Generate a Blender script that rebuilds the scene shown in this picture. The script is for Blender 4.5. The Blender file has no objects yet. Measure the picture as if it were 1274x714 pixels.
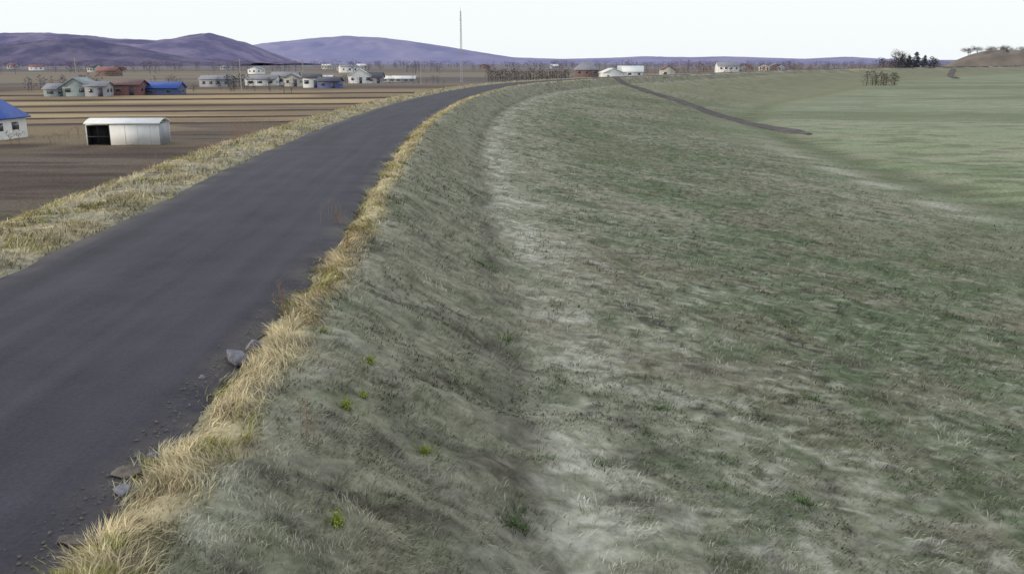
import bpy, math, random
import numpy as np
random.seed(5); rng=np.random.default_rng(11)
D=bpy.data; scn=bpy.context.scene
# ------------------------------------------------------------ helpers
def link(o,parent=None):
    scn.collection.objects.link(o)
    if parent: o.parent=parent
    return o
def nt(name):
    m=D.materials.new(name); m.use_nodes=True
    n=m.node_tree; b=n.nodes['Principled BSDF']
    b.inputs['Specular IOR Level'].default_value=.2
    return m,n,b
def simple(name,col,rough=.8,var=.15,scale=3.,spec=.2,metal=0,bump=0):
    m,n,b=nt(name)
    tc=n.nodes.new('ShaderNodeTexCoord'); no=n.nodes.new('ShaderNodeTexNoise')
    no.inputs['Scale'].default_value=scale; no.inputs['Detail'].default_value=5
    n.links.new(tc.outputs['Object'],no.inputs['Vector'])
    r=n.nodes.new('ShaderNodeMapRange'); r.inputs['To Min'].default_value=1-var; r.inputs['To Max'].default_value=1+var
    r.inputs['From Min'].default_value=.3; r.inputs['From Max'].default_value=.7
    n.links.new(no.outputs['Fac'],r.inputs['Value'])
    mx=n.nodes.new('ShaderNodeVectorMath'); mx.operation='SCALE'; mx.inputs[0].default_value=col
    n.links.new(r.outputs['Result'],mx.inputs['Scale']); n.links.new(mx.outputs['Vector'],b.inputs['Base Color'])
    b.inputs['Roughness'].default_value=rough; b.inputs['Specular IOR Level'].default_value=spec; b.inputs['Metallic'].default_value=metal
    if bump:
        bp=n.nodes.new('ShaderNodeBump'); bp.inputs['Strength'].default_value=bump
        n.links.new(no.outputs['Fac'],bp.inputs['Height']); n.links.new(bp.outputs['Normal'],b.inputs['Normal'])
    return m
def mesh_np(name,V,faces_list,mat,col=None,smooth=False,parent=None,do_link=True):
    me=D.meshes.new(name); V=np.asarray(V,dtype=np.float32)
    me.vertices.add(len(V)); me.vertices.foreach_set('co',V.ravel())
    idx=np.concatenate([f.ravel() for f in faces_list]).astype(np.int32)
    tot=np.concatenate([np.full(len(f),f.shape[1]) for f in faces_list]).astype(np.int32)
    st=np.concatenate([[0],np.cumsum(tot)[:-1]]).astype(np.int32)
    me.loops.add(len(idx)); me.loops.foreach_set('vertex_index',idx)
    me.polygons.add(len(tot)); me.polygons.foreach_set('loop_start',st); me.polygons.foreach_set('loop_total',tot)
    if smooth: me.polygons.foreach_set('use_smooth',np.ones(len(tot),dtype=bool))
    if col is not None:
        a=me.attributes.new('col','FLOAT_COLOR','POINT')
        c=np.ones((len(V),4),dtype=np.float32); c[:,:3]=col; a.data.foreach_set('color',c.ravel())
    me.update(calc_edges=True); me.validate()
    me.materials.append(mat)
    o=D.objects.new(name,me)
    if do_link: link(o,parent)
    return o
_T=[np.random.default_rng(100+i).random((256,256)) for i in range(8)]
def vn(x,y,sc,seed=0):
    T=_T[seed%8]; x=np.asarray(x,float)*sc+37.3*seed; y=np.asarray(y,float)*sc+91.7*seed
    xi=np.floor(x).astype(int); yi=np.floor(y).astype(int); fx=x-xi; fy=y-yi
    fx=fx*fx*(3-2*fx); fy=fy*fy*(3-2*fy)
    a=T[xi&255,yi&255];b=T[(xi+1)&255,yi&255];c=T[xi&255,(yi+1)&255];d=T[(xi+1)&255,(yi+1)&255]
    return (a*(1-fx)+b*fx)*(1-fy)+(c*(1-fx)+d*fx)*fy
def fbm(x,y,sc,seed=0,o=4):
    r=0;am=.5;t=0
    for i in range(o):
        r=r+am*vn(x,y,sc*2.03**i,seed+i);t+=am;am*=.55
    return r/t
def ss(a,b,x):
    t=np.clip((x-a)/(b-a),0,1); return t*t*(3-2*t)
# ------------------------------------------------------------ levee centreline
P=np.array([(-5.2,-400),(-5.05,-60),(-5.0,0),(-5.1,12),(-6.1,28),(-6.8,48),(-5.9,82),(-.2,129),(9,160),(18,183),(33,213),(60,265),(97,340),(205,505),(480,850),(1000,1400),(2500,2800)],float)
def catmull(P,step):
    out=[]
    Q=np.vstack([2*P[0]-P[1],P,2*P[-1]-P[-2]])
    for i in range(1,len(Q)-2):
        p0,p1,p2,p3=Q[i-1:i+3]; L=np.linalg.norm(p2-p1)
        n=max(4,int(L/ step(p1)))
        t1=(p2-p1)/L; t0=(p1-p0)/np.linalg.norm(p1-p0); t2=(p3-p2)/np.linalg.norm(p3-p2)
        m1=(t0+t1); m1=m1/np.linalg.norm(m1)*L; m2=(t1+t2); m2=m2/np.linalg.norm(m2)*L
        for k in range(n):
            t=k/n; out.append((2*t**3-3*t**2+1)*p1+(t**3-2*t**2+t)*m1+(-2*t**3+3*t**2)*p2+(t**3-t**2)*m2)
    out.append(P[-1]); return np.array(out)
C=catmull(P,lambda p:4. if -10<p[1]<300 else 40.)
def sdist(x,y):
    x=np.asarray(x,float);y=np.asarray(y,float)
    best=np.full(x.shape,1e18); sg=np.ones(x.shape)
    for i in range(len(C)-1):
        ax,ay=C[i];bx,by=C[i+1];dx=bx-ax;dy=by-ay;L2=dx*dx+dy*dy
        t=np.clip(((x-ax)*dx+(y-ay)*dy)/L2,0,1)
        ex=x-(ax+t*dx);ey=y-(ay+t*dy);q=ex*ex+ey*ey
        m=q<best; best=np.where(m,q,best); sg=np.where(m,np.sign(ex*dy-ey*dx),sg)
    return np.sqrt(best)*np.where(sg==0,1,sg)
prof=np.array([(-1e5,-4),(-16,-4),(-13,-3.9),(-5.2,-.35),(-4.5,0.0),(-2.9,.03),(-2.35,-.05),(0,-.05),(2.25,-.05),(2.5,.02),(2.8,0),(3.2,-.14),(5.0,-1.08),(5.5,-1.25),(6.7,-1.4),(12,-2.3),(28,-4.25),(32,-4.6),(34,-4.7),(37,-4.5),(1e5,-4.5)])
def height(x,y,d=None):
    if d is None: d=sdist(x,y)
    z=np.interp(d,prof[:,0],prof[:,1])
    off=ss(2.35,3.0,np.abs(d))
    lump=ss(2.8,3.6,d)*(1-ss(5.2,6.5,d))
    far=np.clip(1-np.hypot(x,y)/400,0.15,1)
    z=z+off*((fbm(x,y,1.3,1,4)-.5)*(.13+.22*lump)*far+(vn(x,y,4.,3)-.5)*.05*far)
    z=z+ss(8,14,d)*(fbm(x,y,.09,2,3)-.5)*.35
    z=z+ss(40,90,d)*(fbm(x,y,.012,4,3)-.5)*.5*(1-ss(600,900,d))
    return z
def L(r,g,b): return np.array([r,g,b],float)
def mixc(a,b,t):
    t=np.asarray(t)[...,None]; return a*(1-t)+b*t
BARE=[(-1.0,6.55,.45,.22),(1.25,6.35,.35,.16),(3.75,5.95,.3,.15),(-.9,9.8,.3,.2),(-.6,12.3,.4,.3),(1.6,9.6,.3,.16),(6.,15,.5,.3),(3.,13,.35,.2),(-.2,8.1,.25,.3)]
def gcolor(x,y,d):
    x=np.asarray(x,float);y=np.asarray(y,float)
    one=np.ones(x.shape+(1,))
    dead=L(.262,.256,.198);green=L(.118,.150,.085);dark=L(.058,.054,.045);pale=L(.48,.465,.405);brown=L(.195,.17,.128)
    xw=x+.8*(vn(x,y,.6,3)-.5); yw=y+.6*(vn(x,y,.6,5)-.5)+.25*x
    a=fbm(x+.3*y,y,.16,0,4); b=fbm(xw*.8,yw*1.4,1.2,2,4); e=fbm(xw*1.,yw*2.,3.6,4,4)
    big=fbm(x,y,.09,6,3)
    c=mixc(dead*one,green,np.clip(ss(.38,.58,a*.5+b*.5)*(.3+.62*ss(6,12,d)),0,1))
    c=mixc(c,brown,ss(.48,.68,fbm(x,y,.5,5,3))*.55)
    c=mixc(c,pale,ss(.49,.70,e*.65+b*.35)*(.58-.25*ss(8,14,d)*ss(14,24,y)))
    c=mixc(c,dark,ss(.53,.70,.6*fbm(xw,yw*1.7,4.3,7,3)+.4*fbm(xw,yw*1.5,1.5,6,3))*.8)
    c=mixc(c,green*.8,ss(.58,.70,fbm(x,y,1.0,1,3))*.65)
    c=mixc(c,L(.13,.14,.085),ss(.48,.62,big)*ss(8,12,d)*.38)
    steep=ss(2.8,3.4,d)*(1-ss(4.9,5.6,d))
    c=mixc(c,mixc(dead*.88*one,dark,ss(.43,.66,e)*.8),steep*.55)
    bn=.22+.78*ss(.40,.6,b)*ss(.34,.56,e)
    bench=np.exp(-((d-6.0-1.0*(vn(x,y,.35,3)-.5)+.25*ss(12,6,y))/(.52+.42*vn(x,y,.25,6)))**2)*bn*(1-.45*ss(40,90,y))
    c=mixc(c,pale*1.02,np.clip(bench*.82,0,.88))
    dr=np.exp(-((d-8.2)/1.5)**2)*(1-ss(11,17,y))*ss(.45,.6,e); c=mixc(c,pale*.85,dr*.45)
    notch=np.exp(-((d-5.1)/.3)**2)
    c=mixc(c,dark*1.3,notch*ss(.4,.65,b)*.7)
    for (bx,by,rx,ry) in BARE:
        q=np.exp(-(((x-bx)/rx)**2+((y-by)/ry)**2)); c=mixc(c,L(.06,.05,.043),np.clip(q*1.3*ss(.35,.6,e),0,.75))
    fa=fbm(x,y,.03,1,4); fb=fbm(x*.5,y*1.5,.25,3,4)
    fld=mixc(L(.165,.21,.125)*one,L(.25,.28,.185),ss(.35,.65,fa)); fld=mixc(fld,L(.31,.30,.235),ss(.44,.66,fb)*.8)
    fld=mixc(fld,L(.115,.14,.08),ss(.48,.68,fbm(x*.6,y*1.4,.6,6,3))*.65)
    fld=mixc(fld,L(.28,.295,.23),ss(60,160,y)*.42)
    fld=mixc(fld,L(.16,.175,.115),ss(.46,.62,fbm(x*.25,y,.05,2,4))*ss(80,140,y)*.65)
    ditch=np.exp(-((d-33.5)/2.2)**2)
    c=mixc(c,fld,ss(22,37,d+8*(fb-.5)))
    c=mixc(c,L(.11,.125,.07),ditch*.6*ss(.35,.6,fb+.1))
    c=mixc(c,L(.42,.41,.35),np.exp(-((d-29.5)/1.3)**2)*.75*ss(.42,.6,fb)*(1-ss(60,90,y)))
    ln=np.exp(-((y-296-.03*(x-150))/2.2)**2)*ss(138,146,x)*(1-ss(230,240,x))*(d>25)
    c=mixc(c,L(.07,.06,.045),ln*.9)
    fs=ss(130,200,y)*ss(3,8,d)*(1-ss(30,45,d)); c=mixc(c,L(.235,.23,.155),fs*.6)
    tan=mixc(L(.55,.465,.30)*one,L(.33,.275,.175),ss(.4,.65,e))
    v=ss(2.15,2.4,d)*(1-ss(2.55,2.9,d+.6*(b-.5))); c=mixc(c,tan,v)
    lv=(1-ss(-2.6,-2.2,d)); left=mixc(tan,mixc(L(.35,.325,.26)*one,dark*1.5,ss(.5,.68,e)*.8),(.4+.55*ss(.38,.58,b))*ss(-4.8,-3.9,d))
    c=mixc(c,left,lv)
    c=mixc(c,L(.14,.125,.085),1-ss(-8,-5,d))
    yr=y-.22*(x+50)
    pl=mixc(L(.10,.078,.070)*one,L(.15,.12,.105),ss(.35,.65,fbm(x*.4,y*1.6,.12,2,4)))
    pl=mixc(pl,L(.06,.045,.042),ss(.5,.65,fbm(x*.25,y*1.8,.3,6,3))*.6)
    pl=mixc(pl,L(.20,.155,.11),ss(.58,.7,fbm(x*.2,y*1.5,.2,1,3))*.5)
    pl=mixc(pl,L(.10,.10,.06),ss(-20,-15,d)*.6)
    pl=mixc(pl,L(.25,.195,.13),ss(66,78,yr)*(1-ss(100,106,yr))*ss(.35,.55,fbm(x,y,.08,5,3))*.85)
    T1=L(.44,.33,.20);T2=L(.33,.245,.165);DK=L(.045,.036,.036)
    for (y0,y1,cc,k) in [(104,107,DK,.9),(107,116,T2,.85),(116,119.5,DK,.9),(119.5,131,T1,.85),(131,136,DK,.9),(136,150,T2,.85),(150,157,DK,.85),(157,176,T1,.85),(176,184,DK,.85),(184,206,T1,.8),(206,216,DK,.8),(216,250,T2,.75)]:
        wb=3.*(vn(x,y,.05,2)-.5); w=ss(y0-.9,y0+.9,yr+wb)*(1-ss(y1-.9,y1+.9,yr+wb))*ss(-130,-120,x); pl=mixc(pl,cc,w*k*(.4+.6*ss(.3,.55,fbm(x*.3,y,.1,6,3))))
    fp=mixc(L(.13,.115,.12)*one,L(.22,.185,.15),ss(.4,.6,fbm(x*.3,y,.01,3,4)))
    pl=mixc(pl,fp,ss(230,330,y))
    c=mixc(c,pl,1-ss(-16.5,-13,d))
    c=mixc(c,L(.19,.185,.23),ss(500,2500,np.hypot(x,y)))  # distance haze painted in: ground colour fades to bluish grey far out
    return c
def veg_mat(name,fine,bump,lo=.6,hi=1.35):
    m,n,b=nt(name)
    at=n.nodes.new('ShaderNodeAttribute'); at.attribute_name='col'
    ge=n.nodes.new('ShaderNodeNewGeometry'); no=n.nodes.new('ShaderNodeTexNoise')
    no.inputs['Scale'].default_value=fine; no.inputs['Detail'].default_value=6; no.inputs['Roughness'].default_value=.7
    n.links.new(ge.outputs['Position'],no.inputs['Vector'])
    r=n.nodes.new('ShaderNodeMapRange'); r.inputs['From Min'].default_value=.3; r.inputs['From Max'].default_value=.7
    r.inputs['To Min'].default_value=lo; r.inputs['To Max'].default_value=hi
    n.links.new(no.outputs['Fac'],r.inputs['Value'])
    mx=n.nodes.new('ShaderNodeVectorMath'); mx.operation='SCALE'
    n.links.new(at.outputs['Color'],mx.inputs[0]); n.links.new(r.outputs['Result'],mx.inputs['Scale'])
    n.links.new(mx.outputs['Vector'],b.inputs['Base Color'])
    b.inputs['Roughness'].default_value=.95; b.inputs['Specular IOR Level'].default_value=.05
    if bump:
        bp=n.nodes.new('ShaderNodeBump'); bp.inputs['Strength'].default_value=bump; bp.inputs['Distance'].default_value=.08
        n.links.new(no.outputs['Fac'],bp.inputs['Height']); n.links.new(bp.outputs['Normal'],b.inputs['Normal'])
    return m
M_ground=veg_mat('ground_turf',5.,.6,.55,1.45); M_blade=veg_mat('grass_blades',2.,0,.75,1.25)
# ------------------------------------------------------------ ground sheet
def axis(a,b,step,growth,lo,hi):
    mid=list(np.arange(a,b,step)); s=step;p=mid[-1];up=[]
    while p<hi: s*=growth;p+=s;up.append(p)
    s=step;p=mid[0];dn=[]
    while p>lo: s*=growth*1.0;p-=s;dn.append(p)
    return np.array(dn[::-1]+mid+up)
xs=axis(-13,22,.13,1.028,-9000,9000)
yb=list(np.arange(3,24,.11)); p=yb[-1]; s_=.11
while p<12000: s_=max(.11,.0070*p); s_=min(s_,1.9) if p<330 else s_; p+=s_; yb.append(p)
ys=np.array([-300,-150,-80,-40,-20,-12,-8,-5,-3,-1.5,-.5,.5,1.4,2.2]+yb)
X,Y=np.meshgrid(xs,ys); x=X.ravel();y=Y.ravel()
d=sdist(x,y); z=height(x,y,d)
nx,ny=len(xs),len(ys); I=np.arange(nx*ny).reshape(ny,nx)
F=np.stack([I[:-1,:-1],I[:-1,1:],I[1:,1:],I[1:,:-1]],-1).reshape(-1,4)
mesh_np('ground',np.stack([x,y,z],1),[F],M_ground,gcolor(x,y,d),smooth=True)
# ------------------------------------------------------------ road
def dense(C,step):
    L_=np.concatenate([[0],np.cumsum(np.linalg.norm(np.diff(C,axis=0),axis=1))])
    s=[];q=L_[np.argmin(abs(C[:,1]+20))]
    while q<L_[-1]: s.append(q); q+= step(q-L_[np.argmin(abs(C[:,1]+20))])
    s=np.array(s); return np.stack([np.interp(s,L_,C[:,0]),np.interp(s,L_,C[:,1])],1),s
Rc,Rs=dense(C,lambda q:.12 if q<60 else (1. if q<420 else 8.))
T=np.gradient(Rc,axis=0); T/=np.linalg.norm(T,axis=1)[:,None]; N=np.stack([T[:,1],-T[:,0]],1)
offs=np.array([-2.32,-2.2,-1.5,-.8,0,.8,1.5,2.12,2.3]); V=[];
for j,o in enumerate(offs):
    jit=0
    if abs(o)>2.25: jit=np.sign(o)*(.26*(vn(Rs,Rs*0+j,1.1,2)-.6)+.14*(vn(Rs,Rs*0+j,5.,5)-.5))
    elif abs(o)>2.0: jit=np.sign(o)*(.22*(vn(Rs,Rs*0+j+(1 if o>0 else -1),1.1,2)-.6))
    zz=.045-.012*(o/2.3)**2*2
    if abs(o)>2.25: zz=-.03
    V.append(np.stack([Rc[:,0]+N[:,0]*(o+jit),Rc[:,1]+N[:,1]*(o+jit),np.full(len(Rc),zz)],1))
V=np.stack(V,1); ny_=len(Rc); k=len(offs); I=np.arange(ny_*k).reshape(ny_,k)
F=np.stack([I[:-1,:-1],I[:-1,1:],I[1:,1:],I[1:,:-1]],-1).reshape(-1,4)
m,n,b=nt('asphalt')
ua=n.nodes.new('ShaderNodeAttribute'); ua.attribute_name='col'
sep=n.nodes.new('ShaderNodeSeparateColor'); n.links.new(ua.outputs['Color'],sep.inputs[0])
cmb=n.nodes.new('ShaderNodeCombineXYZ'); 
mm=n.nodes.new('ShaderNodeMath'); mm.operation='MULTIPLY'; mm.inputs[1].default_value=.04
n.links.new(sep.outputs[1],mm.inputs[0]); n.links.new(sep.outputs[0],cmb.inputs[0]); n.links.new(mm.outputs[0],cmb.inputs[1])
n1=n.nodes.new('ShaderNodeTexNoise'); n1.inputs['Scale'].default_value=2.2; n1.inputs['Detail'].default_value=4; n.links.new(cmb.outputs[0],n1.inputs['Vector'])
ge=n.nodes.new('ShaderNodeNewGeometry'); n2=n.nodes.new('ShaderNodeTexNoise'); n2.inputs['Scale'].default_value=28; n2.inputs['Detail'].default_value=4; n.links.new(ge.outputs['Position'],n2.inputs['Vector'])
n3=n.nodes.new('ShaderNodeTexNoise'); n3.inputs['Scale'].default_value=.7; n3.inputs['Detail'].default_value=7; n3.inputs['Roughness'].default_value=.65; n.links.new(ge.outputs['Position'],n3.inputs['Vector'])
rp=n.nodes.new('ShaderNodeValToRGB'); e=rp.color_ramp.elements; e[0].position=.34;e[0].color=(.022,.020,.031,1); e[1].position=.66;e[1].color=(.070,.064,.088,1)
a1=n.nodes.new('ShaderNodeMath'); a1.operation='MULTIPLY_ADD'; a1.inputs[1].default_value=.40; n.links.new(n1.outputs['Fac'],a1.inputs[0])
a2=n.nodes.new('ShaderNodeMath'); a2.operation='MULTIPLY_ADD'; a2.inputs[1].default_value=.28; n.links.new(n2.outputs['Fac'],a2.inputs[0])
a3=n.nodes.new('ShaderNodeMath'); a3.operation='MULTIPLY'; a3.inputs[1].default_value=.32; n.links.new(n3.outputs['Fac'],a3.inputs[0])
n.links.new(a3.outputs[0],a2.inputs[2]); n.links.new(a2.outputs[0],a1.inputs[2]); n.links.new(a1.outputs[0],rp.inputs[0])
ab=n.nodes.new('ShaderNodeMath'); ab.operation='ABSOLUTE'; n.links.new(sep.outputs[0],ab.inputs[0])
mr=n.nodes.new('ShaderNodeMapRange'); mr.inputs['From Min'].default_value=1.8; mr.inputs['From Max'].default_value=2.3; n.links.new(ab.outputs[0],mr.inputs['Value'])
mq=n.nodes.new('ShaderNodeMath'); mq.operation='MULTIPLY'; n.links.new(mr.outputs['Result'],mq.inputs[0]); 
m3=n.nodes.new('ShaderNodeMapRange'); m3.inputs['From Min'].default_value=.42; m3.inputs['From Max'].default_value=.6; n.links.new(n3.outputs['Fac'],m3.inputs['Value']); n.links.new(m3.outputs['Result'],mq.inputs[1])
mxx=n.nodes.new('ShaderNodeMix'); mxx.data_type='RGBA'; n.links.new(mq.outputs[0],mxx.inputs[0]); n.links.new(rp.outputs[0],mxx.inputs[6]); mxx.inputs[7].default_value=(.12,.105,.09,1)
n.links.new(mxx.outputs[2],b.inputs['Base Color']); b.inputs['Roughness'].default_value=.72; b.inputs['Specular IOR Level'].default_value=.2
bp=n.nodes.new('ShaderNodeBump'); bp.inputs['Strength'].default_value=.5; bp.inputs['Distance'].default_value=.012; n.links.new(n2.outputs['Fac'],bp.inputs['Height']); n.links.new(bp.outputs['Normal'],b.inputs['Normal'])
M_asph=m
rc=np.stack([np.tile(offs,(ny_,1)),np.tile(Rs[:,None],(1,k)),np.zeros((ny_,k))],-1).reshape(-1,3)
mesh_np('asphalt_road',V.reshape(-1,3),[F],M_asph,rc,smooth=True)
def drape(name,pts,width,mat,off=.05,w1=None):
    pts=np.array(pts,float); Lc=np.concatenate([[0],np.cumsum(np.linalg.norm(np.diff(pts,axis=0),axis=1))])
    s=np.arange(0,Lc[-1],1.); c=np.stack([np.interp(s,Lc,pts[:,0]),np.interp(s,Lc,pts[:,1])],1)
    for _ in range(14): c[1:-1]=(c[:-2]+c[1:-1]*2+c[2:])/4
    t=np.gradient(c,axis=0); t/=np.linalg.norm(t,axis=1)[:,None]; nn=np.stack([t[:,1],-t[:,0]],1)
    wd=np.linspace(width,width if w1 is None else w1,len(c))+.8*(vn(s,s*0,.35,2)-.5)
    wd[-6:]*=np.linspace(1,.25,6)
    cols=[c+nn*(w*wd)[:,None] for w in np.linspace(-.5,.5,7)]
    q=np.stack(cols,1).reshape(-1,2); oo=np.tile([-.15]+[off]*5+[-.15],len(c)); zz=height(q[:,0],q[:,1])+oo
    I=np.arange(len(q)).reshape(-1,7); F=np.stack([I[:-1,:-1],I[:-1,1:],I[1:,1:],I[1:,:-1]],-1).reshape(-1,4)
    return mesh_np(name,np.stack([q[:,0],q[:,1],zz],1),[F],mat,smooth=True)
M_path=simple('path_gravel',(.10,.088,.085),.95,.4,.6)
drape('access_ramp',[(18,188),(24.5,176),(28.4,152),(30.2,122),(31.2,108),(31.9,96)],4.6,M_path,.10,3.2)
drape('field_path',[(214,439),(250,520),(301,622)],4,M_path,.3)
# ------------------------------------------------------------ grass blades
def blades(name,x,y,d,h,w,lean,az,col,zoff=0.):
    n=len(x); z=height(x,y,d)-.01+zoff
    ca,sa=np.cos(az),np.sin(az); px,py=-sa,ca
    a2=rng.uniform(0,2*math.pi,n); wx,wy=np.cos(a2)*.6+px*.4,np.sin(a2)*.6+py*.4
    r1=lean*.35*h; r2=lean*h; z1=h*np.sqrt(np.clip(1-(lean*.7)**2,.05,1))*.5; z2=h*np.sqrt(np.clip(1-lean**2,.02,1))
    B=np.stack([x,y,z],1)
    def at(r,zz,s): return B+np.stack([ca*r+wx*w*s,sa*r+wy*w*s,zz],1)
    V=np.stack([at(0*r1,0*z1,-.5),at(0*r1,0*z1,.5),at(r1,z1,.4),at(r1,z1,-.4),at(r2,z2,0)],1).reshape(-1,3)
    i=np.arange(n)*5; q=np.stack([i,i+1,i+2,i+3],1); t=np.stack([i+3,i+2,i+4],1)
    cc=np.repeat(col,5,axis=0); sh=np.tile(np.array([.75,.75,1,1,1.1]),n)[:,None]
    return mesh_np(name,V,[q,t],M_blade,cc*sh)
n=250000
u=rng.random(n); a_,b_=4.5,100.; pw=-.5
Yb=(a_**pw+u*(b_**pw-a_**pw))**(1/pw)
Xb=Yb*rng.uniform(-.62,.66,n)
d=sdist(Xb,Yb); k=(d>2.7)&(d<31); Xb,Yb,d=Xb[k],Yb[k],d[k]
keep=rng.random(len(Xb))<(.1+1.4*ss(.35,.65,fbm(Xb,Yb,2.6,3,3))); Xb,Yb,d=Xb[keep],Yb[keep],d[keep]
n=len(Xb); sz=(np.hypot(Xb,Yb)/8)**.6
clb=.75+.6*ss(.3,.7,vn(Xb,Yb*1.4,6.,2))
col=gcolor(Xb,Yb,d)*(rng.uniform(.75,1.4,n)*clb*1.12)[:,None]
strw=rng.random(n)<.2; col[strw]=col[strw]*.5+L(.45,.42,.335)*.5
gr=(rng.random(n)<.35)&(fbm(Xb,Yb,.9,6,3)>.54); col[gr]=col[gr]*.35+L(.115,.165,.065)*.65
azf=-.2+(vn(Xb,Yb,.8,4)-.5)*3.5+(vn(Xb,Yb,3.,6)-.5)*2.2
blades('slope_grass',Xb,Yb,d,rng.uniform(.04,.125,n)*np.clip(sz,.8,1.9),rng.uniform(.005,.011,n)*sz*1.3,rng.uniform(.75,.985,n),azf+rng.normal(0,.6,n),np.clip(col,0,.75))
def verge(name,n,d0,d1,y0,y1,hmin,hmax,seed,ba,bb,ft=.45):
    u=rng.random(n); pw=-.5; q=(y0**pw+u*(y1**pw-y0**pw))**(1/pw)
    cx=np.interp(q,C[:,1],C[:,0])
    dd=d0+(d1-d0)*rng.beta(ba,bb,n); X_=cx+dd; d=sdist(X_,q)
    edge=.42*(vn(X_*0,q,1.2,seed)-.5)+.28*(vn(X_*0,q,4.,seed+1)-.5)
    cl=fbm(X_,q,2.2,seed,3)
    k=(rng.random(n)<ss(.3,.55,cl)+.15)&(np.abs(d)>2.15+edge)
    X_,q,d,cl=X_[k],q[k],d[k],cl[k]; n=len(q); sz=(np.maximum(q,6)/8)**.6
    c=gcolor(X_,q,d)*(rng.uniform(.7,1.4,n)*(.65+.75*vn(X_,q,6.,seed)))[:,None]
    t=rng.random(n)<ft; c[t]=c[t]*.4+L(.66,.56,.36)*.6
    g=(fbm(X_,q,.9,seed+2,3)>.55)&(rng.random(n)<.45); c[g]=L(.30,.30,.09)*rng.uniform(.6,1.3,g.sum())[:,None]
    h=rng.uniform(hmin,hmax,n)*(.3+1.3*cl)*(1+.1*sz)
    azf=(vn(X_,q,1.5,4)-.5)*8+rng.normal(0,.6,n)
    blades(name,X_,q,d,h,rng.uniform(.006,.012,n)*sz*1.3,rng.uniform(.6,.98,n),azf,np.clip(c,0,.8))
verge('verge_grass',46000,2.1,2.9,4.2,170,.05,.17,1,1.6,2.1,.4)
verge('verge_grass',60000,-2.2,-5.4,7,170,.05,.19,2,1.3,1.2,.22)
# ------------------------------------------------------------ hills
def hills(name,crest,y0,depth,mat,seed,rough):
    crest=np.array(crest,float); xs=np.linspace(crest[0,0],crest[-1,0],420); t=np.linspace(-1,1,70)
    X,Tt=np.meshgrid(xs,t); top=np.interp(X,crest[:,0],crest[:,1])
    top=top+4
    Yy=y0+Tt*depth
    env=np.cos(Tt*math.pi/2)**1.15
    rid=1-np.abs(2*fbm(X,Yy,rough,seed,4)-1)
    Z=-5+(top+1)*env*(1-.55*(1-rid)*np.abs(Tt)*2*(1-np.abs(Tt))*2) + (fbm(X,Yy,rough*9,seed+2,3)-.5)*4*env*np.clip(top/60,0,1)
    V=np.stack([X.ravel(),Yy.ravel(),Z.ravel()],1); I=np.arange(X.size).reshape(X.shape)
    F=np.stack([I[:-1,:-1],I[:-1,1:],I[1:,1:],I[1:,:-1]],-1).reshape(-1,4)
    return mesh_np(name,V,[F],mat,smooth=True)
def hillmat(name,c1,c2,sc):  # bluish hill tones have aerial haze painted into the base colour
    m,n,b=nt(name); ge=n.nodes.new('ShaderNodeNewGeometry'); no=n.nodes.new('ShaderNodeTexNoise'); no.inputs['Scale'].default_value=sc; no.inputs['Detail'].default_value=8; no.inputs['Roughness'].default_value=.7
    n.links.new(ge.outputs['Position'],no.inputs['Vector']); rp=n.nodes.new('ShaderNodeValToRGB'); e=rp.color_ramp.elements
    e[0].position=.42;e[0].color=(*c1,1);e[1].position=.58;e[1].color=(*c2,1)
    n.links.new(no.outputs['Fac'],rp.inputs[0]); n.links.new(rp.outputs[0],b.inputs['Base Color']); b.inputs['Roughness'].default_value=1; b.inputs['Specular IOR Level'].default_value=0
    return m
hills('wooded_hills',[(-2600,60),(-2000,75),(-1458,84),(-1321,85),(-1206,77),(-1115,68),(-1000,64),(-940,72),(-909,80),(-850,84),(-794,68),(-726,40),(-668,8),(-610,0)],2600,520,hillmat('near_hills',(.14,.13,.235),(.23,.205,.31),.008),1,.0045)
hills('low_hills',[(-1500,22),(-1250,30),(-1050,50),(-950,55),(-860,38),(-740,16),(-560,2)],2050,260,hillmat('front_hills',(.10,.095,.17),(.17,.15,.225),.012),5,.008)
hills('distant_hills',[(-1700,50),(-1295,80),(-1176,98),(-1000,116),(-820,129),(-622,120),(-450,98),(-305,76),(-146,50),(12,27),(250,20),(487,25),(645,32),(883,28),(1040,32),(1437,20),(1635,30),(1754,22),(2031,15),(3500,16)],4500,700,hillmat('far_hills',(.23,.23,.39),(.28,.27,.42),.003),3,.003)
# ------------------------------------------------------------ buildings
M={}
M['white']=simple('white_paint',(.74,.75,.76),.6,.08,1.); M['cream']=simple('cream_siding',(.52,.50,.46),.7,.1,1.)
M['grey']=simple('grey_siding',(.36,.37,.41),.7,.12,1.); M['green']=simple('green_siding',(.30,.35,.36),.7,.12,1.)
M['brown']=simple('brown_siding',(.20,.14,.13),.8,.15,1.5); M['red']=simple('red_siding',(.22,.11,.12),.8,.15,1.5)
M['blue']=simple('blue_siding',(.10,.13,.26),.6,.12,1.5)
M['rblue']=simple('blue_roof',(.025,.08,.36),.45,.12,2.,.4); M['rteal']=simple('teal_roof',(.22,.27,.31),.5,.12,2.); M['rgrey']=simple('grey_roof',(.24,.24,.28),.5,.12,2.)
M['rdark']=simple('dark_roof',(.08,.08,.11),.5,.12,2.); M['rred']=simple('red_roof',(.22,.10,.10),.5,.12,2.); M['rwhite']=simple('pale_roof',(.72,.73,.75),.45,.06,2.); M['rbrown']=simple('brown_roof',(.17,.11,.11),.6,.12,2.)
M['glass']=simple('window_glass',(.05,.06,.08),.12,.05,1.,.6); M['dark']=simple('dark_interior',(.02,.02,.022),.9,.1,1.); M['conc']=simple('concrete',(.34,.34,.35),.9,.2,8.,bump=.3)
M['trim']=simple('trim_grey',(.3,.3,.31),.6,.05,2.)
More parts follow.
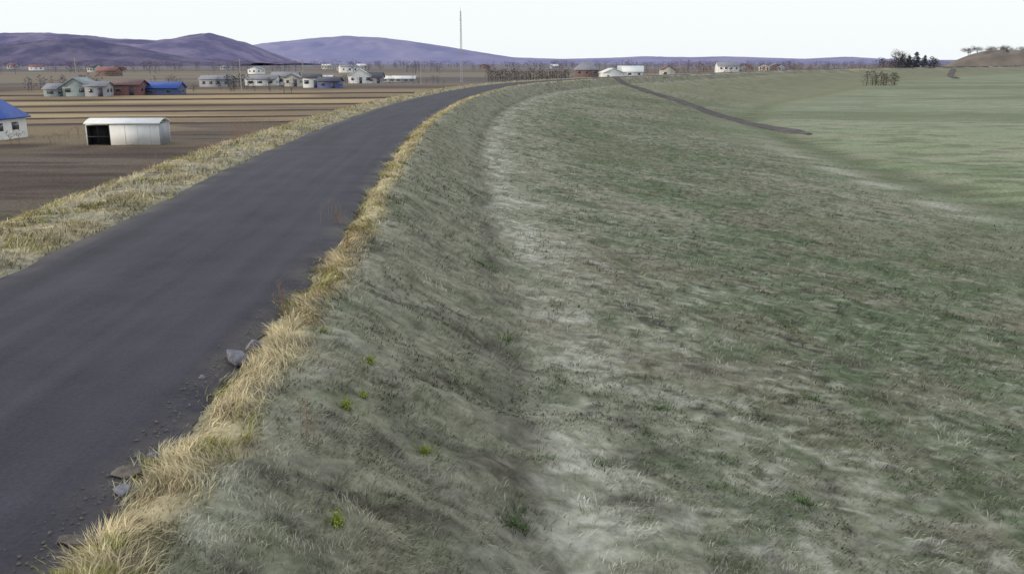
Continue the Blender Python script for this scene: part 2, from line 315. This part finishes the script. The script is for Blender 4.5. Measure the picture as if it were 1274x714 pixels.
def boxm(name,x0,x1,y0,y1,z0,z1,mat,parent):
    V=np.array([(a,b,c) for c in (z0,z1) for a,b in ((x0,y0),(x1,y0),(x1,y1),(x0,y1))])
    F=np.array([(0,3,2,1),(4,5,6,7),(0,1,5,4),(1,2,6,5),(2,3,7,6),(3,0,4,7)])
    return mesh_np(name,V,[F],M[mat],parent=parent)
def house(name,cx,cy,w,dp,hw,hr,wall,roof,rot=0,axis='x',win=3,door=True,z=-4.05,floors=1,ov=.35,hip=0):
    e=D.objects.new(name,None); link(e); e.location=(cx,cy,z); e.rotation_euler[2]=math.radians(rot)
    a,b=w/2,dp/2
    if axis=='x':
        V=[(-a,-b,0),(a,-b,0),(a,b,0),(-a,b,0),(-a,-b,hw),(a,-b,hw),(a,b,hw),(-a,b,hw)]
        if not hip: V+=[(-a,0,hw+hr),(a,0,hw+hr)]
        q=np.array([(0,1,5,4),(2,3,7,6),(1,2,6,5),(3,0,4,7)]); t=[q]
        if not hip: t.append(np.array([(5,6,9),(7,4,8)]))
        mesh_np('walls',V,t,M[wall],parent=e)
        s=hr/b; zo=hw-ov*s; th=.12
        ro=[(-a-ov,-b-ov,zo),(a+ov,-b-ov,zo),(a+ov,b+ov,zo),(-a-ov,b+ov,zo),(-a-(0 if hip else ov)+hip,0,hw+hr),(a+(0 if hip else ov)-hip,0,hw+hr)]
    else:
        V=[(-a,-b,0),(a,-b,0),(a,b,0),(-a,b,0),(-a,-b,hw),(a,-b,hw),(a,b,hw),(-a,b,hw)]
        if not hip: V+=[(0,-b,hw+hr),(0,b,hw+hr)]
        t=[np.array([(0,1,5,4),(2,3,7,6),(1,2,6,5),(3,0,4,7)])]
        if not hip: t.append(np.array([(4,5,8),(6,7,9)]))
        mesh_np('walls',V,t,M[wall],parent=e)
        s=hr/a; zo=hw-ov*s; th=.12
        k=0 if hip else ov
        ro=[(-a-ov,-b-ov,zo),(-a-ov,b+ov,zo),(a+ov,b+ov,zo),(a+ov,-b-ov,zo),(0,-b-k+hip,hw+hr),(0,b+k-hip,hw+hr)]
    ro=np.array(ro)+np.array([0,0,.03]); lo=ro.copy(); up=ro+np.array([0,0,th]); V=np.vstack([lo,up])
    if axis=='x': tq=[(0,1,5,4),(2,3,4,5)]; tt=[(1,2,5),(3,0,4)]; rim=[0,1,2,3]
    else: tq=[(0,4,5,1),(3,2,5,4)]; tt=[(0,3,4),(2,1,5)]; rim=[0,3,2,1]
    Q=[tuple(i+6 for i in f) for f in tq]+[f[::-1] for f in tq]
    if hip: T_=[tuple(i+6 for i in f) for f in tt]+[f[::-1] for f in tt]
    else: T_=[]
    for i in range(4):
        p,q=rim[i],rim[(i+1)%4]
        gable=(axis=='x' and i in(1,3)) or (axis!='x' and i in (0,2))
        if gable and not hip:
            ap=5 if (axis=='x' and i==1) or (axis!='x' and i==2) else 4
            Q+= [(p,ap,ap+6,p+6),(ap,q,q+6,ap+6)]
        else: Q.append((p,q,q+6,p+6))
    fl=[np.array(Q)]+([np.array(T_)] if T_ else [])
    mesh_np('roof',V,fl,M[roof],parent=e)
    fh=hw/floors
    for f_ in range(floors):
        for i in range(win):
            xc=-a+w*(i+.5)/win+random.uniform(-.2,.2); ww=min(.6,w/win*.24)*random.uniform(.6,1.2)
            if door and f_==0 and i==win//2:
                boxm('door',xc-.5,xc+.5,-b-.05,-b+.02,.0,min(2.1,fh*.85),'rdark',e); continue
            z0=f_*fh+fh*.42; z1=f_*fh+fh*.74
            boxm('window_frame',xc-ww-.06,xc+ww+.06,-b-.04,-b+.02,z0-.06,z1+.06,'trim',e)
            boxm('window',xc-ww,xc+ww,-b-.06,-b+.03,z0,z1,'glass',e)
    for yc in (-b*.4,b*.4):
        boxm('side_window',a-.02,a+.05,yc-.5,yc+.5,fh*.42,fh*.75,'glass',e)
    return e
e=D.objects.new('storage_shed',None); link(e); e.location=(-34.0,79.6,-4.0); e.rotation_euler[2]=math.radians(3); e.scale=(.83,.9,.9)
boxm('back_wall',-3.8,3.8,1.45,1.55,0,2.0,'white',e); boxm('left_wall',-3.8,-3.7,-1.5,1.45,0,2.0,'white',e); boxm('right_wall',3.7,3.8,-1.5,1.45,0,2.0,'grey',e)
boxm('front_wall',-1.35,3.7,-1.5,-1.4,0,2.0,'white',e); boxm('bay_partition',-1.45,-1.35,-1.5,1.45,0,2.0,'dark',e)
boxm('bay_left',-3.69,-3.6,-1.49,1.37,0.061,1.8,'dark',e)
boxm('bay_lintel',-3.7,-1.45,-1.5,-1.42,1.9,2.0,'white',e); boxm('bay_floor',-3.7,-1.45,-1.4,1.45,.0,.06,'dark',e); boxm('bay_back',-3.7,-1.45,-.9,1.44,.06,1.85,'dark',e); boxm('bay_ceiling',-3.7,-1.45,-1.4,1.44,1.86,1.95,'dark',e)  # near-black lining and solid back block paint the open bay's shade
boxm('bay_post',-2.62,-2.56,-1.48,-1.42,0,1.85,'dark',e)
boxm('bay_rail',-3.6,-1.5,-1.53,-1.49,.8,.84,'rdark',e)
rv=[];
for i in range(13):
    q=-1+2*i/12; 
    for xx in (-3.9,3.9): rv+=[(xx,q*1.7,2.02+.42*(1-abs(q)**1.5)),(xx,q*1.7,2.09+.42*(1-abs(q)**1.5))]
rv=np.array(rv); F=[]
for i in range(12):
    o=i*4; F+=[(o+1,o+3,o+7,o+5),(o,o+4,o+6,o+2),(o,o+1,o+5,o+4),(o+2,o+6,o+7,o+3)]
F+=[(0,2,3,1),(48,49,51,50)]
mesh_np('roof',rv,[np.array(F)],M['rwhite'],parent=e)
for i in range(3): boxm('wall_seam',.2+1.3*i,.22+1.3*i,-1.508,-1.5,.05,1.95,'trim',e)
house('blue_roof_house',-50.8,84.5,7.0,6.0,2.1,1.9,'white','rblue',-4,'x',2,True,hip=1.0)
house('barn',-97.6,194,2.6,5,1.6,1.0,'green','rgrey',0,'x',1,False)
house('farmhouse',-92.5,195,5.2,6,2.3,1.5,'green','rteal',0,'y',2,False)
house('farmhouse',-88.2,194,4.2,5,2.2,.8,'grey','rgrey',5,'x',2)
house('red_house',-85,202,6.2,5,2.3,.9,'red','rbrown',0,'x',2)
house('blue_warehouse',-79.0,206,8.0,6,1.5,1.2,'blue','rblue',2,'x',2,False)
house('warehouse',-88,272,9,6,2.2,1.0,'grey','rgrey',0,'x',4,False)
house('warehouse',-78,285,9.5,7,2.0,1.1,'white','rgrey',0,'x',3,False)
house('white_house',-72,290,8,6,2.8,1.2,'white','rgrey',0,'x',4,False)
house('white_house',-66,275,4.5,5,2.6,1.1,'cream','rgrey',0,'y',2)
house('white_house',-57.5,262,4.8,5,2.8,1.0,'white','rdark',6,'x',2)
house('blue_house',-51,255,6.,5,2.0,1.0,'blue','rdark',-5,'x',2)
house('white_house',-53,318,8,7,2.6,2.3,'white','rwhite',8,'y',3,floors=1)
house('white_house',-47.5,318,5,6,2.0,1.6,'grey','rdark',0,'x',2)
house('greenhouse',-42,340,12,6,1.2,.9,'grey','rwhite',0,'x',5,False)
house('greenhouse',-72,335,12,6,1.4,1.0,'grey','rwhite',0,'x',5,False)
house('brown_house',27,332,8.2,7,4.6,2.5,'brown','rgrey',0,'x',3,floors=2,hip=2.5)
house('white_house',35,322,7,6,3.6,1.4,'white','rwhite',10,'y',2)
house('white_house',43.5,335,9,7,3.8,1.9,'white','rwhite',-8,'x',3,floors=2)
house('red_roof_house',68,400,6,6,4,1.6,'cream','rred',0,'y',2)
house('white_house',113,480,11,8,5.2,2,'white','rgrey',0,'x',4,floors=2)
house('white_house',126,500,6,6,4.5,1.8,'grey','rdark',0,'y',2)
wl=['cream','grey','grey','white','brown']; rl=['rteal','rgrey','rgrey','rred','rwhite','rdark']
for i in range(26):
    yy=random.uniform(480,1100); u=random.uniform(-640,620); 
    xx=u/1103/1.035*yy
    q=sdist(np.array([xx]),np.array([yy]))[0]
    if q>-30: continue
    house('village_house',xx,yy,random.uniform(7,13),random.uniform(6,9),random.uniform(2.6,4),random.uniform(1.2,2.2),random.choice(wl),random.choice(rl),random.uniform(-25,25),random.choice('xy'),3,False)
# ------------------------------------------------------------ trees
M_bark=simple('bark',(.07,.055,.05),.95,.3,4.)
def leafcol(name,c): 
    return simple(name,c,.95,.45,.6,.02)
M_con=leafcol('conifer_foliage',(.065,.07,.08)); M_twig=leafcol('bare_twigs',(.16,.13,.15)); M_far=leafcol('far_woods',(.14,.12,.165)); M_red=leafcol('russet_twigs',(.21,.145,.12)); M_hedge=leafcol('hedge_foliage',(.085,.07,.07)); M_scrub=leafcol('scrub_twigs',(.12,.10,.085))  # conifer and far-woods colours lightened to carry painted distance haze
def limb(V,F,p,q,r0,r1,k=5):
    p=np.array(p,float);q=np.array(q,float);d_=q-p;d_/=np.linalg.norm(d_)+1e-9
    a=np.cross(d_,[.3,.9,.1]);a/=np.linalg.norm(a);b=np.cross(d_,a);o=len(V)
    for c,r in((p,r0),(q,r1)):
        for i in range(k):
            t=2*math.pi*i/k; V.append(c+a*r*math.cos(t)+b*r*math.sin(t))
    for i in range(k): F.append((o+i,o+(i+1)%k,o+k+(i+1)%k,o+k+i))
def tris(cent,size):
    n=len(cent); a=rng.normal(0,1,(n,3,3)); a/=np.linalg.norm(a,axis=2)[:,:,None]
    return (cent[:,None,:]+a*np.asarray(size).reshape(-1,1,1)).reshape(-1,3)
def tree(name,x,y,h,kind='bare',z=-4.,leaf=None,spread=.35,nleaf=500,dens=3):
    e=D.objects.new(name,None); link(e); e.location=(x,y,z)
    V=[];F=[]; lean=random.uniform(-.03,.03)*h
    pts=[]
    if kind=='conifer':
        limb(V,F,(0,0,0),(lean,0,h*.97),h*.02,h*.003)
        for i in range(nleaf//12):
            t=random.uniform(.02,1); R=h*spread*(1-t)**.55*random.choice([.7,1,1.1])+.05*h*.3; a=random.uniform(0,6.28); R*=random.uniform(.5,1.2)
            q=(lean*t+math.cos(a)*R,math.sin(a)*R,h*t-R*.25); limb(V,F,(lean*t,0,h*t),q,h*.006,h*.002,3)
            for k in range(12):
                s=random.uniform(.25,1.05); pts.append((lean*t+(q[0]-lean*t)*s+random.gauss(0,.02*h),q[1]*s+random.gauss(0,.02*h),h*t-R*.25*s+random.gauss(0,.015*h)))
        size=rng.uniform(.02,.045,len(pts))*h
    else:
        tips=[((0,0,h*.3),h*.022)]; limb(V,F,(0,0,0),(0,0,h*.3),h*.032,h*.022)
        for lev in range(3):
            nt_=[]
            for (p,r) in tips:
                for _ in range(4 if lev else 6):
                    a=random.uniform(0,6.28); el=random.uniform(.25,1.25); l=h*random.uniform(.17,.28)*(.85**lev)
                    q=(p[0]+math.cos(a)*math.cos(el)*l*spread*2.6,p[1]+math.sin(a)*math.cos(el)*l*spread*2.6,p[2]+math.sin(el)*l)
                    limb(V,F,p,q,r*.65,r*.35,3); nt_.append((q,r*.4))
                    if lev: pts+= [tuple(np.array(p)+(np.array(q)-np.array(p))*random.random()+np.array([random.gauss(0,.035*h) for _ in range(3)])) for _ in range(dens)]
            tips=nt_
        size=rng.uniform(.008,.022,len(pts))*h
    mesh_np('trunk_and_limbs',np.array(V),[np.array(F)],M_bark,parent=e)
    Lv=tris(np.array(pts),size); mesh_np('crown',Lv,[np.arange(len(Lv)).reshape(-1,3)],leaf or (M_con if kind=='conifer' else M_twig),parent=e)
    return e
def treeline(name,pts,h0,h1,mat,per=90,wid=.45,zb=-4.,lo=.12):
    V=[];F=[];cs=[];sz=[]
    for (x,y) in pts:
        h=random.uniform(h0,h1); limb(V,F,(x,y,zb-.2),(x+random.uniform(-.3,.3),y,zb+h*.85),h*.03,h*.008,4)
        n=per; ph=rng.random(n)**.8; R=h*wid*np.sin(np.clip(ph*.85+.15,0,1)*math.pi)**.6
        a=rng.uniform(0,6.28,n); rr=np.sqrt(rng.random(n))*R
        cs.append(np.stack([x+rr*np.cos(a),y+rr*np.sin(a),zb+h*(lo+(1-lo)*ph)],1)); sz.append(rng.uniform(.03,.08,n)*h)
        for _ in range(5):
            t=random.uniform(.3,.7); a=random.uniform(0,6.28); limb(V,F,(x,y,zb+h*t),(x+math.cos(a)*h*wid*.7,y+math.sin(a)*h*wid*.7,zb+h*(t+.2)),h*.012,h*.004,3)
    Lv=tris(np.concatenate(cs),np.concatenate(sz)); o=len(V); V=np.vstack([np.array(V),Lv])
    return mesh_np(name,V,[np.array(F),o+np.arange(len(Lv)).reshape(-1,3)],mat)
treeline('windbreak_trees',[(x,348+random.uniform(-5,5)) for x in np.arange(-9,22,.9)],3.4,5.3,M_hedge,110,.4)
treeline('windbreak_trees',[(x,262+random.uniform(-3,3)) for x in np.arange(-85,-74,1.2)],2.5,4,M_con,90,.35)
treeline('windbreak_trees',[(x,230+random.uniform(-3,3)) for x in np.arange(-122,-104,1.6)],2.5,4.5,M_far,90,.4)
treeline('windbreak_trees',[(x,300+random.uniform(-6,6)) for x in np.arange(-62,-20,2.1)],1.5,3.2,M_far,70,.5)
treeline('shrubs',[(random.uniform(-110,-50),random.uniform(206,330)) for _ in range(70)],1.2,3.4,M_hedge,60,.5)
treeline('shrubs',[(random.uniform(-46,-38),random.uniform(74,92)) for _ in range(16)],.5,1.3,M_red,60,.7)
far=[]
for i in range(420):
    yy=random.uniform(560,1500); u=random.uniform(-700,700); xx=u/1103/1.035*yy
    far.append((xx,yy))
fa=np.array(far); dd=sdist(fa[:,0],fa[:,1]); far=[f_ for f_,q in zip(far,dd) if q<-25 or q>400]
treeline('distant_tree_line',far,4.5,9,M_far,70,.7)
treeline('distant_tree_line',[(random.uniform(-1300,1500),random.uniform(1500,2000)) for _ in range(500)],7,13,M_far,45,1.1)
sh=[(random.uniform(40,330),random.uniform(360,700)) for _ in range(190)]
sh=[p for p in sh if -120<sdist(np.array([p[0]]),np.array([p[1]]))[0]<-12]
treeline('shrubs',sh,3.5,6.8,M_red,70,.5)
for (u,yy,h,kd) in [(1110,690,12,'bare'),(1119,700,20,'bare'),(1125,685,12.5,'conifer'),(1133,690,12,'conifer'),(1143,700,14.5,'conifer'),(1153,705,12,'conifer'),(1161,700,9,'bare'),(1106,710,12,'bare')]:
    tree('pine_tree' if kd=='conifer' else 'bare_tree',(u-637)/1103/1.037*yy,yy,h,kd,leaf=None,spread=.42,nleaf=1600,dens=12)
treeline('thicket',[((u-637)/1103/1.037*700,random.uniform(685,715)) for u in np.arange(1103,1164,2.5)],7.5,11.5,M_con,120,.42)
for u in (1208,1215,1222,1229,1236,1243,1250,1257,1268,1275):
    tree('bare_tree',(u-637)/1103/1.037*960,960+random.uniform(-15,15),random.uniform(12.5,15.5)-abs(u-1234)*.05,'bare',z=8.5,spread=.6,dens=14)
treeline('scrub_bushes',[(119,305),(120.3,303.5),(121.6,304.5),(122.9,303),(124.2,304),(125.5,305),(126.8,303.4),(128,304)],3.6,5.2,M_scrub,170,.42,-4.8,.02)
Rr=np.linspace(0,1,14);A=np.linspace(0,2*math.pi,40,endpoint=False);V=[]
for r in Rr:
    for a in A: V.append((498+r*62*math.cos(a)*(1+.1*math.sin(3*a)),925+r*45*math.sin(a),-6+20*(1-r**2.2)*(1+.08*math.sin(5*a+r*3))))
I=np.arange(14*40).reshape(14,40); F=np.stack([I[:-1],I[1:],np.roll(I[1:],-1,1),np.roll(I[:-1],-1,1)],-1).reshape(-1,4)
mesh_np('earth_mound',V,[F],simple('mound_soil',(.17,.145,.13),.95,.3,.05),smooth=True)
# ------------------------------------------------------------ radio mast
e=D.objects.new('radio_mast',None); link(e); e.location=(-18.2,327,-4)
V=[];F=[];Hm=24.5
for i in range(26):
    z0=i*Hm/26;z1=(i+1)*Hm/26;w0=.5*(1-.65*z0/Hm);w1=.5*(1-.65*z1/Hm)
    c=[(math.cos(t),math.sin(t)) for t in (0,2.094,4.189)]
    for j in range(3):
        a,b=c[j],c[(j+1)%3]
        limb(V,F,(a[0]*w0,a[1]*w0,z0),(a[0]*w1,a[1]*w1,z1),.08,.08,4)
        limb(V,F,(a[0]*w0,a[1]*w0,z0),(b[0]*w1,b[1]*w1,z1),.045,.045,3)
mesh_np('lattice',np.array(V),[np.array(F)],simple('galvanised_steel',(.36,.37,.42),.5,.1,3.),parent=e)
V=[];F=[]; limb(V,F,(0,0,Hm),(0,0,Hm+1.5),.06,.03,5); limb(V,F,(-.5,0,Hm-3),(.5,0,Hm-3),.05,.05,4)
mesh_np('antenna',np.array(V),[np.array(F)],M['trim'],parent=e)
for (x,y) in [(-70,235),(-60,262),(-30,300),(10,350),(-98,205)]:
    e=D.objects.new('utility_pole',None); link(e); e.location=(x,y,-4); V=[];F=[]
    limb(V,F,(0,0,0),(0,0,8),.14,.09,8); mesh_np('pole',np.array(V),[np.array(F)],M['conc'],parent=e)
    V=[];F=[]; limb(V,F,(-.8,-.15,7.4),(.8,-.15,7.4),.06,.06,4); mesh_np('crossarm',np.array(V),[np.array(F)],M['trim'],parent=e)
# ------------------------------------------------------------ roadside things
def stone(name,x,y,r,flat,seed,mat='conc',rot=0):
    import bmesh
    bm=bmesh.new(); bmesh.ops.create_icosphere(bm,subdivisions=4,radius=1)
    rg=np.random.default_rng(seed); pl=rg.normal(0,1,(12,3)); pl/=np.linalg.norm(pl,axis=1)[:,None]; dist=rg.uniform(.42,.8,12)
    for v in bm.verts:
        c=np.array(v.co)
        for p_,q in zip(pl,dist):
            k=c@p_
            if k>q: c=c-p_*(k-q)
        c=c*(1+.05*(vn(np.array([c[0]*3]),np.array([c[1]*3+c[2]*2]),2.,seed)[0]-.5))
        v.co=(c[0]*r,c[1]*r*.7,c[2]*r*flat)
    me=D.meshes.new(name); bm.to_mesh(me); bm.free(); me.materials.append(M[mat]); o=D.objects.new(name,me); link(o)
    o.location=(x,y,.03+r*flat*.12); o.rotation_euler=(rg.uniform(-.25,.25),rg.uniform(-.25,.25),rot)
    return o
M['pstone']=simple('pale_stone',(.18,.18,.215),.9,.35,14.,bump=.5); M['bstone']=simple('brown_stone',(.13,.11,.10),.9,.4,14.,bump=.5)
for i,(x,y,r,fl,mt) in enumerate([(-2.84,8.7,.19,.5,'pstone'),(-2.80,9.15,.13,.6,'pstone'),(-3.02,8.15,.05,.5,'pstone'),(-2.88,6.1,.16,.2,'bstone'),(-2.80,5.8,.09,.45,'pstone'),(-2.80,5.1,.16,.2,'bstone'),(-2.75,5.5,.07,.5,'bstone'),(-2.78,6.35,.06,.6,'pstone')]):
    stone('roadside_stone',x,y,r,fl,i,mt,rot=i*1.3)
V=[];F=[]
for i in range(420):
    y=random.uniform(4.6,13); x=-5.05+2.12+abs(random.gauss(0,.11))*-1+.06; r=random.uniform(.004,.016)
    o=len(V); 
    for k in range(5): a=k*1.2566+random.uniform(-.3,.3); V.append((x+math.cos(a)*r,y+math.sin(a)*r,.036))
    V.append((x,y,.036+r*.9))
    for k in range(5): F.append((o+k,o+(k+1)%5,o+5))
mesh_np('road_edge_grit',np.array(V),[np.array(F)],simple('grit',(.11,.10,.095),.95,.5,30.))
M_leafy=simple('fresh_leaves',(.27,.33,.06),.7,.3,6.)
def plant(name,x,y,r,n,mat):
    zz=height(np.array([x]),np.array([y]))[0]; e=D.objects.new(name,None); link(e); e.location=(x,y,zz-.01); V=[];F=[];pts=[]
    for i in range(max(5,n//14)):
        a=random.uniform(0,6.28); q=(math.cos(a)*r*random.uniform(.2,.9),math.sin(a)*r*random.uniform(.2,.9),r*random.uniform(.5,1.3)); limb(V,F,(0,0,0),q,.004,.002,3)
        for k in range(14): s=random.uniform(.3,1); pts.append((q[0]*s+random.gauss(0,.018),q[1]*s+random.gauss(0,.018),q[2]*s+random.gauss(0,.018)))
    mesh_np('stems',np.array(V),[np.array(F)],mat,parent=e)
    Lv=tris(np.array(pts),rng.uniform(.008,.018,len(pts))); mesh_np('leaves',Lv,[np.arange(len(Lv)).reshape(-1,3)],mat,parent=e)
for (x,y,r) in [(-1.33,6.05,.085),(-1.60,8.0,.06),(-1.5,8.4,.04),(-1.62,9.6,.05),(-.85,8.0,.04)]:
    plant('leafy_plant',x,y,r,260,M_leafy)
def tuft(x,y,r,n,c=(.10,.165,.06)):
    a=rng.uniform(0,6.28,n); q=np.abs(rng.normal(0,.6,n))*r; X_=x+np.cos(a)*q; Y_=y+np.sin(a)*q*.8
    blades('grass_tuft',X_,Y_,sdist(X_,Y_),rng.uniform(.04,.11,n),rng.uniform(.008,.014,n),rng.uniform(.4,.95,n),a,np.array(c)*rng.uniform(.6,1.5,n)[:,None])
for t in [(.03,7.4,.2,300),(-.6,17.5,.5,450),(2.0,11.1,.25,250),(1.0,9.0,.2,150),(.3,8.9,.2,120),(-2.45,5.1,.15,200),(.6,6.6,.2,160),(-.1,13,.3,200),(4.5,12.5,.35,200),(3.2,8.8,.25,200),(5.5,17,.45,250),(2.9,6.2,.25,160),(4.1,7.2,.25,180)]: tuft(*t)
for t in [(-1.33,6.05,.22),(-1.60,8.0,.2),(-1.62,9.6,.2),(-.85,8.0,.15),(-2.3,8.6,.2),(-2.2,9.8,.2)]: tuft(t[0],t[1],t[2],70,(.24,.26,.08))
M_reed=simple('dry_reed',(.27,.17,.12),.9,.25,6.)
def reeds(x,y,h,n,spr):
    zz=height(np.array([x]),np.array([y]))[0]; V=[];F=[]
    for i in range(n):
        bx,by=random.gauss(0,spr),random.gauss(0,spr); hh=h*random.uniform(.5,1.1); lx,ly=random.gauss(0,.12)*hh,random.gauss(0,.12)*hh
        limb(V,F,(bx,by,-.02),(bx+lx*.5,by+ly*.5,hh*.6),.004,.003,3); limb(V,F,(bx+lx*.5,by+ly*.5,hh*.6),(bx+lx*1.2,by+ly*1.2,hh),.003,.001,3)
        for k in range(4):
            s=random.uniform(.4,1); a=random.uniform(0,6.28); p=(bx+lx*s,by+ly*s,hh*s); limb(V,F,p,(p[0]+.05*math.cos(a),p[1]+.05*math.sin(a),p[2]+.05),.003,.001,3)
    o=mesh_np('dry_reeds',np.array(V),[np.array(F)],M_reed); o.location=(x,y,zz)
for a in [(-3.35,16.8,.5,12,.10),(-2.85,10.6,.5,5,.05),(-1.75,7.1,.42,4,.03),(-10.4,34,.9,26,.3),(-10.8,37,1.0,24,.35),(-10.0,29.5,.6,12,.3),(-10.9,42,.8,18,.4),(-10.2,25,.5,16,.3)]:
    reeds(*a)
# ------------------------------------------------------------ world, sun, camera
w=D.worlds.new('World'); scn.world=w; w.use_nodes=True; n=w.node_tree; bg=n.nodes['Background']
sky=n.nodes.new('ShaderNodeTexSky'); sky.sky_type='NISHITA'; sky.sun_disc=False; sky.sun_elevation=math.radians(8); sky.sun_rotation=math.radians(-105); sky.dust_density=2
mx=n.nodes.new('ShaderNodeMix'); mx.data_type='RGBA'; mx.inputs[0].default_value=.88; mx.inputs[7].default_value=(7.9,8.35,8.5,1)
n.links.new(sky.outputs[0],mx.inputs[6]); n.links.new(mx.outputs[2],bg.inputs[0]); bg.inputs[1].default_value=.13
sd=D.lights.new('sun','SUN'); sd.energy=2.0; sd.angle=math.radians(.6); sd.color=(1,.88,.70); so=D.objects.new('sun',sd); link(so)
az=math.radians(-105); el=math.radians(8)
from mathutils import Vector
dirn=Vector((math.sin(az)*math.cos(el),math.cos(az)*math.cos(el),math.sin(el))); so.rotation_euler=dirn.to_track_quat('Z','Y').to_euler()
cd=D.cameras.new('camera'); cam=D.objects.new('camera',cd); link(cam); scn.camera=cam
cam.location=(0,0,3); cam.rotation_euler=(math.radians(90)-math.atan(279/1103.),0,0)
cd.sensor_width=36; cd.lens=36*1103/1274; cd.clip_start=.1; cd.clip_end=20000
scn.view_settings.view_transform='Standard'; scn.view_settings.look='None'; scn.view_settings.exposure=0
